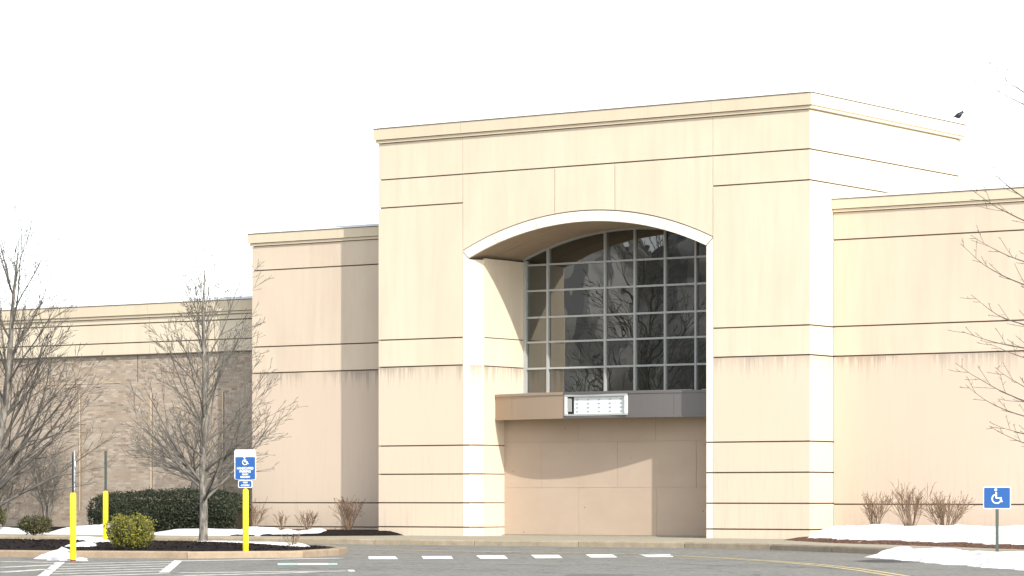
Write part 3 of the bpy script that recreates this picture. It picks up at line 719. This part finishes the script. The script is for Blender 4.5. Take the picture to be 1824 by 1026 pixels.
mb = MB(); sy = -.010; cz = 1.05
pts = [Vector((math.cos(R(a))*.085-.01, sy, math.sin(R(a))*.085+cz-.03)) for a in range(110, 395, 15)]; mb.tube(pts, [.014]*len(pts), 6)
mb.tube([Vector((-.02,sy,cz+.10)), Vector((-.018,sy,cz-.014)), Vector((.055,sy,cz-.016)), Vector((.09,sy,cz-.09))], [.018]*4, 6); mb.tube([Vector((-.024,sy+.003,cz+.145)), Vector((-.024,sy-.003,cz+.145))], [.026,.026], 12)
q = bpy.data.objects.new('wheelchair_symbol', mb.mesh('wheelchair_symbol', M['signwhite'])); COL.objects.link(q); q.parent = o
# ------------------------------------------------------------------ trees
def grow(out, p, d, L, r, lvl, rg, up=.25, nch=(7,5,4), seg=.22, ang=(35,55), wob=.12, minr=.0035, start=.16, ks=(6,5,4,3), shrink=(.34,.6)):
    n_ = max(3, int(L/seg)); pts = [p.copy()]; rad = [r]; dd = d.normalized(); st = L/n_
    for i in range(n_):
        dd = (dd + Vector((rg.gauss(0,wob), rg.gauss(0,wob), rg.gauss(0,wob*.6)+up*st)) ).normalized()
        pts.append(pts[-1]+dd*st); rad.append(max(minr, r*(1-.88*(i+1)/n_)))
    out[min(lvl, len(out)-1)].tube(pts, rad, ks[min(lvl, len(ks)-1)], False)
    if lvl >= len(nch): return
    k = nch[lvl]; ph = rg.uniform(0, 6.28)
    for i in range(k):
        f = start+(1-start)*(i+rg.uniform(.1,.9))/k; f = min(f, .97); j = min(int(f*n_), n_-1); q = pts[j].lerp(pts[j+1], f*n_-j)
        t = (pts[j+1]-pts[j]).normalized(); a = R(rg.uniform(*ang)); ph += 2.4+rg.uniform(-.5,.5)
        o_ = t.orthogonal().normalized(); o2 = t.cross(o_); side = o_*math.cos(ph)+o2*math.sin(ph)
        nd = t*math.cos(a)+side*math.sin(a)
        if nd.z < -.05: nd.z = abs(nd.z)*.3
        grow(out, q, nd, L*rg.uniform(*shrink)*(1.15-f*.6), max(minr, rad[j]*.55), lvl+1, rg, up, nch, seg, ang, wob, minr, .12, ks, shrink)
def tree(name, loc, label, trunk_pts, trunk_r, limbs, seed, mt='bark', mc='twig', group=None, cat='tree', nch=(7,5,1), minr=.0043, up=.13, seg=.2, ang=(18,44), shrink=(.34,.6)):
    rg = random.Random(seed); root = empty(name, loc, label=label, category=cat)
    if group: root['group'] = group
    tr = MB(); base = Vector(loc); pts = [base+Vector(q) for q in trunk_pts]
    sp = smooth_path(pts, 6); m_ = len(sp)
    rr = []
    for i in range(m_):
        f = i/(m_-1); rr.append(trunk_r*(1.25-.25*min(1, f*14) - .95*max(0, f-.02)**1.5))
    rr = [max(minr, q) for q in rr]
    tr.tube(sp, rr, 10); tr.build('trunk', M[mt], root, True)
    cr = MB(); out = [cr]
    for f, az, el, L, r in limbs:
        j = min(int(f*(m_-1)), m_-2); q = sp[j]
        d = Vector((math.cos(az)*math.cos(el), math.sin(az)*math.cos(el), math.sin(el)))
        grow(out, q, d, L, min(r, rr[j]*.8), 0, rg, up, nch, seg, ang, .06, minr, shrink=shrink)
    grow(out, sp[-1], Vector((0,0,1)), .5, minr*2, 1, rg, up, nch, seg, (25,50), .1, minr)
    cr.build('crown', M[mc], root)
    return root
rg = random.Random(3)
def limb_set(n_, f0, f1, L0, L1, r0, r1, el0, el1, seed):
    g_ = random.Random(seed); out = []; az = g_.uniform(0, 6.28)
    for i in range(n_):
        f = f0+(f1-f0)*(i+g_.uniform(0,.6))/n_; az += 2.4+g_.uniform(-.4,.4); t = i/max(1,n_-1)
        out.append((f, az, R(el0+(el1-el0)*t+g_.uniform(-6,6)), (L0+(L1-L0)*t)*g_.uniform(.85,1.15), r0+(r1-r0)*t))
    return out
CR = Vector((math.cos(YAW), math.sin(YAW), 0))
def side(azdeg): return YAW+R(azdeg)        # 0: to picture right, 180: to picture left
p = at(362, 966, z=.16)
main_l = limb_set(16, .20, .85, 2.2, 1.2, .034, .016, 22, 58, 11) + limb_set(10, .40, .85, 2.7, 1.5, .030, .016, 58, 72, 12)
main_l += [(.215, side(15), R(42), 2.6, .04), (.24, side(-20), R(48), 2.9, .038), (.25, side(170), R(42), 2.6, .036), (.28, side(195), R(50), 2.6, .034), (.31, side(10), R(58), 2.8, .03), (.3, side(150), R(30), 1.9, .026)]
tree('bare_tree', p, 'bare grey-trunked tree standing in the island mulch left of the handicapped sign', [(0,0,-.1),(.01,0,.8),(-.02,.01,1.6),(.03,0,2.6),(.02,.02,3.8),(.0,.0,5.1),(.05,0,6.2)], .098, main_l, 21, group='bare trees')
p = at(-22, 965, z=.16); 
lt = limb_set(10, .25, .88, 2.8, 1.9, .04, .02, 36, 58, 5) + limb_set(10, .36, .88, 3.2, 2.1, .035, .02, 56, 72, 6)
lt += [(.16, side(12), R(30), 2.9, .045), (.2, side(-5), R(42), 3.2, .05), (.24, side(20), R(50), 3.4, .045), (.30, side(-12), R(55), 3.2, .04), (.36, side(5), R(60), 3.0, .035), (.42, side(25), R(62), 2.8, .03), (.22, side(-25), R(38), 3.0, .045), (.33, side(0), R(48), 2.7, .035)]
tree('bare_tree', p, 'bare tree at the left edge of the photo, branches spread across the brick wall', [(0,0,-.1),(.08,.02,.9),(.2,.08,2.0),(.36,.2,3.2),(.45,.26,4.4),(.52,.3,5.6),(.62,.36,6.7)], .12, lt, 8, mc='twigdark', group='bare trees')
p = at(350, 950, z=.22); p = Vector((-23.4, 1.0, .2))
kn = limb_set(14, .55, .95, 1.9, 1.2, .04, .025, 18, 62, 2) + [(.7, side(180), R(12), 2.1, .04), (.62, side(168), R(22), 2.0, .035), (.8, side(190), R(32), 2.0, .035), (.75, side(175), R(2), 1.8, .03)]
tree('knobbly_tree', at(346, 946, y=.6), 'knobbly pruned tree rising behind the dark hedge by the brick wall', [(0,0,-.2),(.06,0,.7),(-.07,.03,1.1),(.06,0,1.5),(-.05,.0,1.9),(.05,.0,2.4)], .17, kn, 13, mt='twig', group='bare trees')
# multi-stem ornamental trees against the brick
def multistem(loc, label, n_, h, spread, seed):
    rg_ = random.Random(seed); root = empty('multi_stem_tree', loc, label=label, category='tree', group='multi stem trees by the brick wall'); tr = MB(); cr = MB()
    for i in range(n_):
        az = 6.28*i/n_+rg_.uniform(-.4,.4); sp_ = spread*rg_.uniform(.5,1)
        pts = smooth_path([Vector(loc)+Vector((math.cos(az)*.05, math.sin(az)*.05, -.1)), Vector(loc)+Vector((math.cos(az)*sp_*.25+rg_.gauss(0,.05), math.sin(az)*sp_*.25, h*.35)), Vector(loc)+Vector((math.cos(az)*sp_*.7+rg_.gauss(0,.06), math.sin(az)*sp_*.7, h*.7)), Vector(loc)+Vector((math.cos(az)*sp_, math.sin(az)*sp_, h))], 5)
        m_ = len(pts); tr.tube(pts, [.038*(1-.8*j/(m_-1)) for j in range(m_)], 6)
        for j in range(m_//3, m_, 1):
            for _ in range(2):
                a2 = rg_.uniform(0, 6.28); e2 = R(rg_.uniform(25,70)); d = Vector((math.cos(a2)*math.cos(e2), math.sin(a2)*math.cos(e2), math.sin(e2)))
                grow([cr], pts[j], d, rg_.uniform(.5,.95), .009, 1, rg_, .2, (6,6,3), .14, (25,60), .16, .003)
    tr.build('trunk', M['bark'], root, True); cr.build('crown', M['twig'], root)
multistem(Vector(at(84, 944, y=1.2)), 'low multi-stemmed bare tree against the brick wall behind the dark round shrub', 5, 1.9, .75, 4)
multistem(Vector(at(4, 944, y=1.2)), 'pale multi-stemmed bare tree at the left photo edge against the brick', 5, 2.2, .7, 9)
# tree right of the frame whose branches reach in
p = at(1925, 978, z=.2)
rl = [(f, side(a), R(e), L, .035) for f, a, e, L in ((.4,20,30,2.2),(.5,-60,40,2.2),(.55,80,40,2.2),(.65,-20,50,2.0),(.75,50,55,2.0),(.85,-80,60,1.8))]
rl += [(f, side(180+a), R(e), L, .02) for f, a, e, L in ((.235,4,-4,1.9),(.27,-10,0,1.7),(.31,6,-2,2.4),(.335,12,6,2.0),(.345,-6,2,2.7),(.44,8,-4,1.9),(.49,-5,-6,2.3),(.53,6,0,2.3),(.57,-4,2,2.6),(.66,3,-2,2.3),(.70,-6,4,2.5),(.735,6,6,2.7),(.9,5,18,2.2),(.95,-6,14,2.1))]
tree('bare_tree', p, 'bare tree mostly beyond the right photo edge, budding branches reaching in', [(0,0,-.1),(.03,0,1.5),(-.02,.05,3.2),(.04,0,5.0),(0,0,6.9),(.05,0,8.6)], .13, rl, 31, mc='twigdark', group='bare trees', nch=(10,2), up=.28, shrink=(.10,.3), ang=(25,60))

# ------------------------------------------------------------------ shrubs
def leaves(name, m, parent, sampler, n_, size, rg_, tone=None):
    mb = MB(); tones = []
    for _ in range(n_):
        p, nrm = sampler(rg_); t = nrm.orthogonal().normalized(); t = (t*math.cos(a := rg_.uniform(0,6.28)) + nrm.cross(t)*math.sin(a) + nrm*rg_.uniform(-.1,.9)).normalized()
        b = t.cross(nrm + Vector((rg_.gauss(0,.6), rg_.gauss(0,.6), rg_.gauss(0,.6)))).normalized(); s_ = size*rg_.uniform(.6,1.3)
        mb.quad(p, p+t*s_*.5+b*s_*.26, p+t*s_, p+t*s_*.5-b*s_*.26); tones.append(min(1, max(0, rg_.gauss(.45,.22))))
    me = mb.mesh(name, m); at_ = me.attributes.new('tone', 'FLOAT', 'FACE'); at_.data.foreach_set('value', tones)
    return link(name, me, parent)
def blob_sampler(c, rx, ry, rz, rough, seed, flatten=0):
    def f(g_):
        while True:
            v = Vector((g_.gauss(0,1), g_.gauss(0,1), g_.gauss(0,1))).normalized()
            if v.z > -.75: break
        k = 1+rough*noise.noise(v*2.2+Vector((seed,0,0)))+rough*.6*noise.noise(v*5+Vector((seed,3,0)))
        k *= 1-abs(g_.gauss(0,.11)) + (rough*.5*g_.random()**3)
        return Vector((c.x+v.x*rx*k, c.y+v.y*ry*k, c.z+v.z*rz*k)), v
    return f
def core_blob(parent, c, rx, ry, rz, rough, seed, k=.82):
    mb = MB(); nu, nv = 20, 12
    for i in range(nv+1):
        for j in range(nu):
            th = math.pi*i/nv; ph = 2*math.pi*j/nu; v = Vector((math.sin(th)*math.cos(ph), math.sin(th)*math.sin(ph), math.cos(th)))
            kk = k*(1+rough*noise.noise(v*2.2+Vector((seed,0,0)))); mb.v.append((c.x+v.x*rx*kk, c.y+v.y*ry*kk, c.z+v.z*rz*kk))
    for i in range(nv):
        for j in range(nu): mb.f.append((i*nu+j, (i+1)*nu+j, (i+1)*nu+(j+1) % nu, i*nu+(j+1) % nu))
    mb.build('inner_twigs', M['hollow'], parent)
def stems(parent, c, n_, h, spread, seed):
    g_ = random.Random(seed); mb = MB()
    for i in range(n_):
        a = g_.uniform(0,6.28); pts = [Vector((c.x+g_.gauss(0,.03), c.y+g_.gauss(0,.03), c.z-.08)), Vector((c.x+math.cos(a)*spread*.5, c.y+math.sin(a)*spread*.5, c.z+h*.5)), Vector((c.x+math.cos(a)*spread, c.y+math.sin(a)*spread, c.z+h))]
        mb.tube(pts, [.012,.009,.005], 5)
    mb.build('stem', M['twigdark'], parent)
# clipped hedge: a long rounded bar
H0, H1 = at(171, 947, y=-.9), at(432, 947, y=-.2); hd = (H1-H0); hd.z = 0; HL = hd.length; hd.normalize(); hn = Vector((-hd.y, hd.x, 0))
hroot = empty('hedge', (H0+H1)/2, label='long clipped dark evergreen hedge in front of the brick wall', category='hedge')
hroot.location.z = .15
def hedge_s(g_):
    HH = 1.10; HW = .62
    while True:
        u = g_.uniform(0,1); a = g_.uniform(-.25, math.pi+.1); e = 4.2
        ca, sa = math.cos(a), math.sin(a)
        k = (abs(ca)**e+abs(sa)**e)**(-1/e)
        endf = min(1, min(u, 1-u)*HL/.7); endk = math.sqrt(max(.0, 1-(1-endf)**2))
        x = -ca*k*HW*(.45+.55*endk); z = HH*(.5+.5*sa*k*1.0)*(.62+.38*endk) if sa > -.3 else .1
        if a < 0 or a > math.pi: z = HH*.5*(1+sa*k)
        z = max(.05, z)
        if g_.random() < .25: z = g_.uniform(.05, HH*.6); x = -HW*(.45+.55*endk)
        pos = H0+hd*(u*HL)+hn*x; wv = .10*noise.noise(pos*1.1)+.06*noise.noise(pos*3.5)+.05*min(0, u*2.4-1); pos.z = .17+z*(1+wv*1.2)
        nrm = (hn*(-ca)+Vector((0,0,1))*max(.15, sa)).normalized()
        if endf < .6: nrm = (nrm+hd*(1 if u > .5 else -1)).normalized()
        return pos + nrm*(g_.gauss(-.015,.045)+.06*max(0,noise.noise(pos*5))), nrm
leaves('foliage', M['hedge'], hroot, hedge_s, 26000, .062, random.Random(1))
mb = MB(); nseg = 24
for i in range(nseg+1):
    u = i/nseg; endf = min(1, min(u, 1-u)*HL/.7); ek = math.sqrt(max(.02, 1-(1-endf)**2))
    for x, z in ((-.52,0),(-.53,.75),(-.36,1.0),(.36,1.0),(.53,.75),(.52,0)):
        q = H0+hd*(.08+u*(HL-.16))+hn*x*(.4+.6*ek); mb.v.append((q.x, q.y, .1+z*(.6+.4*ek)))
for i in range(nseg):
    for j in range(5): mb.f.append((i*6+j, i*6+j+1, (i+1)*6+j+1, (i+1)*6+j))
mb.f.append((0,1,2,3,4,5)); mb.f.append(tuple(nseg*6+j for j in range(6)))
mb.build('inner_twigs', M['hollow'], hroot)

def leafy(px, py, z, wpx, hpx, label, m, n_, size, seed, rough=.3, yd=1.0, lobes=None, stem_h=.1):
    base = at(px, py, z=z); D = (base.x-CAMX)*-math.sin(YAW)+(base.y-CAMY)*math.cos(YAW); sc = FPX/D; rx = wpx/sc/2; rz = hpx/sc/2
    root = empty('evergreen_shrub', base, label=label, category='shrub'); g_ = random.Random(seed)
    L = lobes or [(0, 0, 1, 1)]
    c0 = base+Vector((0,0,rz+stem_h))
    per = n_//len(L); S_ = []
    for k, (du, dz, kx, kz) in enumerate(L):
        c = c0+CR*du*rx+Vector((0,0,dz*rz)); S_.append(blob_sampler(c, rx*kx, rx*kx*yd, rz*kz, rough, seed+k)); core_blob(root, c, rx*kx, rx*kx*yd, rz*kz, rough, seed+k, .74)
    leaves('foliage', m, root, lambda g: S_[g.randrange(len(S_))](g), n_, size, g_)
    stems(root, base, 9, rz*.9, rx*.4, seed); return root
def shoot_shrub(px, py, z, wpx, hpx, label, m, n_, per, size, seed):
    base = at(px, py, z=z); D = (base.x-CAMX)*-math.sin(YAW)+(base.y-CAMY)*math.cos(YAW); sc = FPX/D; rx = wpx/sc/2; H = hpx/sc
    root = empty('evergreen_shrub', base, label=label, category='shrub'); g_ = random.Random(seed); st = MB(); spots = []
    for i in range(n_):
        az = g_.uniform(0, 6.28); rho = math.sqrt(g_.random()); k = 1+.28*noise.noise((math.cos(az)*1.5, math.sin(az)*1.5, seed))
        top = H*(1-.18*rho**2.5)*g_.uniform(.72,1.0)*(1+.16*noise.noise((rho*math.cos(az)*2, rho*math.sin(az)*2, seed+4)))
        if rho > .6 and g_.random() < .3: top *= g_.uniform(.45,.8)
        e = base+Vector((math.cos(az)*rho*rx*k, math.sin(az)*rho*rx*k*.85, top)); mid = base.lerp(e, .5)+Vector((math.cos(az)*rho*rx*.18, math.sin(az)*rho*rx*.18, -.04*H))
        pts = smooth_path([base+Vector((g_.gauss(0,.04), g_.gauss(0,.04), -.03)), mid, e], 4); st.tube(pts, [.010*(1-.75*j/(len(pts)-1)) for j in range(len(pts))], 4)
        for _ in range(per):
            f = (g_.uniform(.2,1)**.7)*(len(pts)-1); j = min(int(f), len(pts)-2); q = pts[j].lerp(pts[j+1], f-j)+Vector((g_.gauss(0,.028), g_.gauss(0,.028), g_.gauss(0,.028)))
            if q.z > base.z+.05: spots.append((q, ((q-base).normalized()+Vector((g_.gauss(0,.5), g_.gauss(0,.5), g_.gauss(0,.5)))).normalized()))
    it = iter(spots); leaves('foliage', m, root, lambda g: next(it), len(spots), size, g_); st.build('stem', M['twigdark'], root)
shoot_shrub(232, 978, .16, 92, 62, 'yellow-green leafy shrub at the island front beside a yellow bollard', M['yleaf'], 210, 52, .042, 41)
leafy(62, 952, .16, 62, 35, 'low dark round shrub in the snowy bed by the brick wall', M['yew'], 4200, .05, 43, .35, .9, [(-.1,.1,.8,.85),(-.45,.1,.5,.7),(.5,.3,.48,.55),(0,-.3,.7,.7),(.35,-.25,.5,.6)], -.03)
leafy(-6, 945, .22, 34, 38, 'dark shrub cut off by the left edge of the photo', M['yew'], 1200, .06, 47, .25, .9)

def bare_shrub(base, h, spread, n_, label, seed, nch=(4,3), m='stem'):
    root = empty('bare_shrub', base, label=label, category='shrub', group='leafless shrubs along the walls'); g_ = random.Random(seed); mb = MB()
    for i in range(n_):
        a = g_.uniform(0, 6.28); t = g_.uniform(.1,1)**.7*spread; d = Vector((math.cos(a)*t, math.sin(a)*t, h)).normalized()
        grow([mb], Vector(base)+Vector((math.cos(a)*.06*t/spread, math.sin(a)*.06*t/spread, -.03)), d, h*g_.uniform(.75,1.05), .010, 0, g_, .15, nch, .13, (14,36), .10, .0038, .35, (5,4,3,3), (.3,.5))
    mb.build('stems', M[m], root); return root
bare_shrub(at(450, 947, y=.2), .85, .55, 26, 'leafless brown shrub just behind the handicapped sign bollard', 51)
bare_shrub(at(503, 944, y=.5), .52, .22, 10, 'smallest wispy leafless shrub against the left wing wall', 52)
bare_shrub(at(548, 946, y=.5), .58, .2, 18, 'narrow upright leafless shrub in the middle of the left wing bed', 53)
bare_shrub(at(621, 946, y=.35), .90, .42, 34, 'vase-shaped leafless shrub beside the shaded tower corner', 54)
bare_shrub(at(521, 969, z=.2), .30, .2, 8, 'tiny twiggy plant in the island mulch near its tip', 55, (3,2))
bare_shrub(at(1560, 951, y=-1.0), .95, .42, 24, 'leafless shrub in the right snow bed nearest the tower', 56)
bare_shrub(at(1622, 951, y=-1.6), 1.15, .38, 30, 'leafless shrub in the middle of the right snow bed', 57)
bare_shrub(at(1684, 951, y=-1.0), 1.0, .7, 44, 'leafless shrub in the right snow bed farthest from the tower', 58)

# ------------------------------------------------------------------ across the car park, seen only mirrored in the window
def wood_belt():
    g_ = random.Random(77); mb = MB(); cx_, cy_ = -95., -135.
    t = Vector((.83,-.56,0)); nrm = Vector((.56,.83,0)); cols_ = 90; L = 220
    hts = [27+5*noise.noise((i*.21, 0, 2))+2.5*noise.noise((i*.9,0,5)) for i in range(cols_+1)]
    rowsz = (0,.25,.5,.75,.92,1.0)
    for i in range(cols_+1):
        for k_, f in enumerate(rowsz):
            q = Vector((cx_, cy_, 0))+t*((i/cols_-.5)*L)-nrm*(f*f*40+3*noise.noise((i*.5, k_*1.3, 0))); mb.v.append((q.x, q.y, hts[i]*f+(.8*noise.noise((i*.8,k_,9)) if f else -.3)))
    m_ = len(rowsz)
    for i in range(cols_):
        for k_ in range(m_-1): mb.f.append((i*m_+k_, (i+1)*m_+k_, (i+1)*m_+k_+1, i*m_+k_+1))
    for _ in range(260):
        q = Vector((cx_, cy_, 0))+t*g_.uniform(-.5,.5)*L+nrm*g_.uniform(1,5); h = g_.uniform(7,15)
        mb.tube([q, q+Vector((g_.gauss(0,.4), g_.gauss(0,.4), h*.5)), q+Vector((g_.gauss(0,.9), g_.gauss(0,.9), h))], [.2,.14,.04], 5)
    mb.build('woodland', M['woodland'], kind='stuff')
M['woodland'] = bark('far_wood', (.10,.095,.085), (.34,.33,.31), .09)
wood_belt()
src = [o for o in COL.objects if o.name == 'bare_tree'][0]
def copy_tree(o, loc, rz, sc, label):
    c = o.copy(); COL.objects.link(c); c.location = loc; c.rotation_euler = (0,0,rz); c.scale = (sc,)*3; c['label'] = label
    for ch in o.children:
        d = ch.copy(); COL.objects.link(d); d.parent = c; d.matrix_parent_inverse = ch.matrix_parent_inverse
    return c
copy_tree(src, (-22.25,-23.02,.0), 2.0, 1.75, 'bare tree mirrored in the middle of the arched window')
copy_tree(src, (-16.39,-16.42,.0), .7, 1.0, 'bare tree mirrored in the right of the arched window')
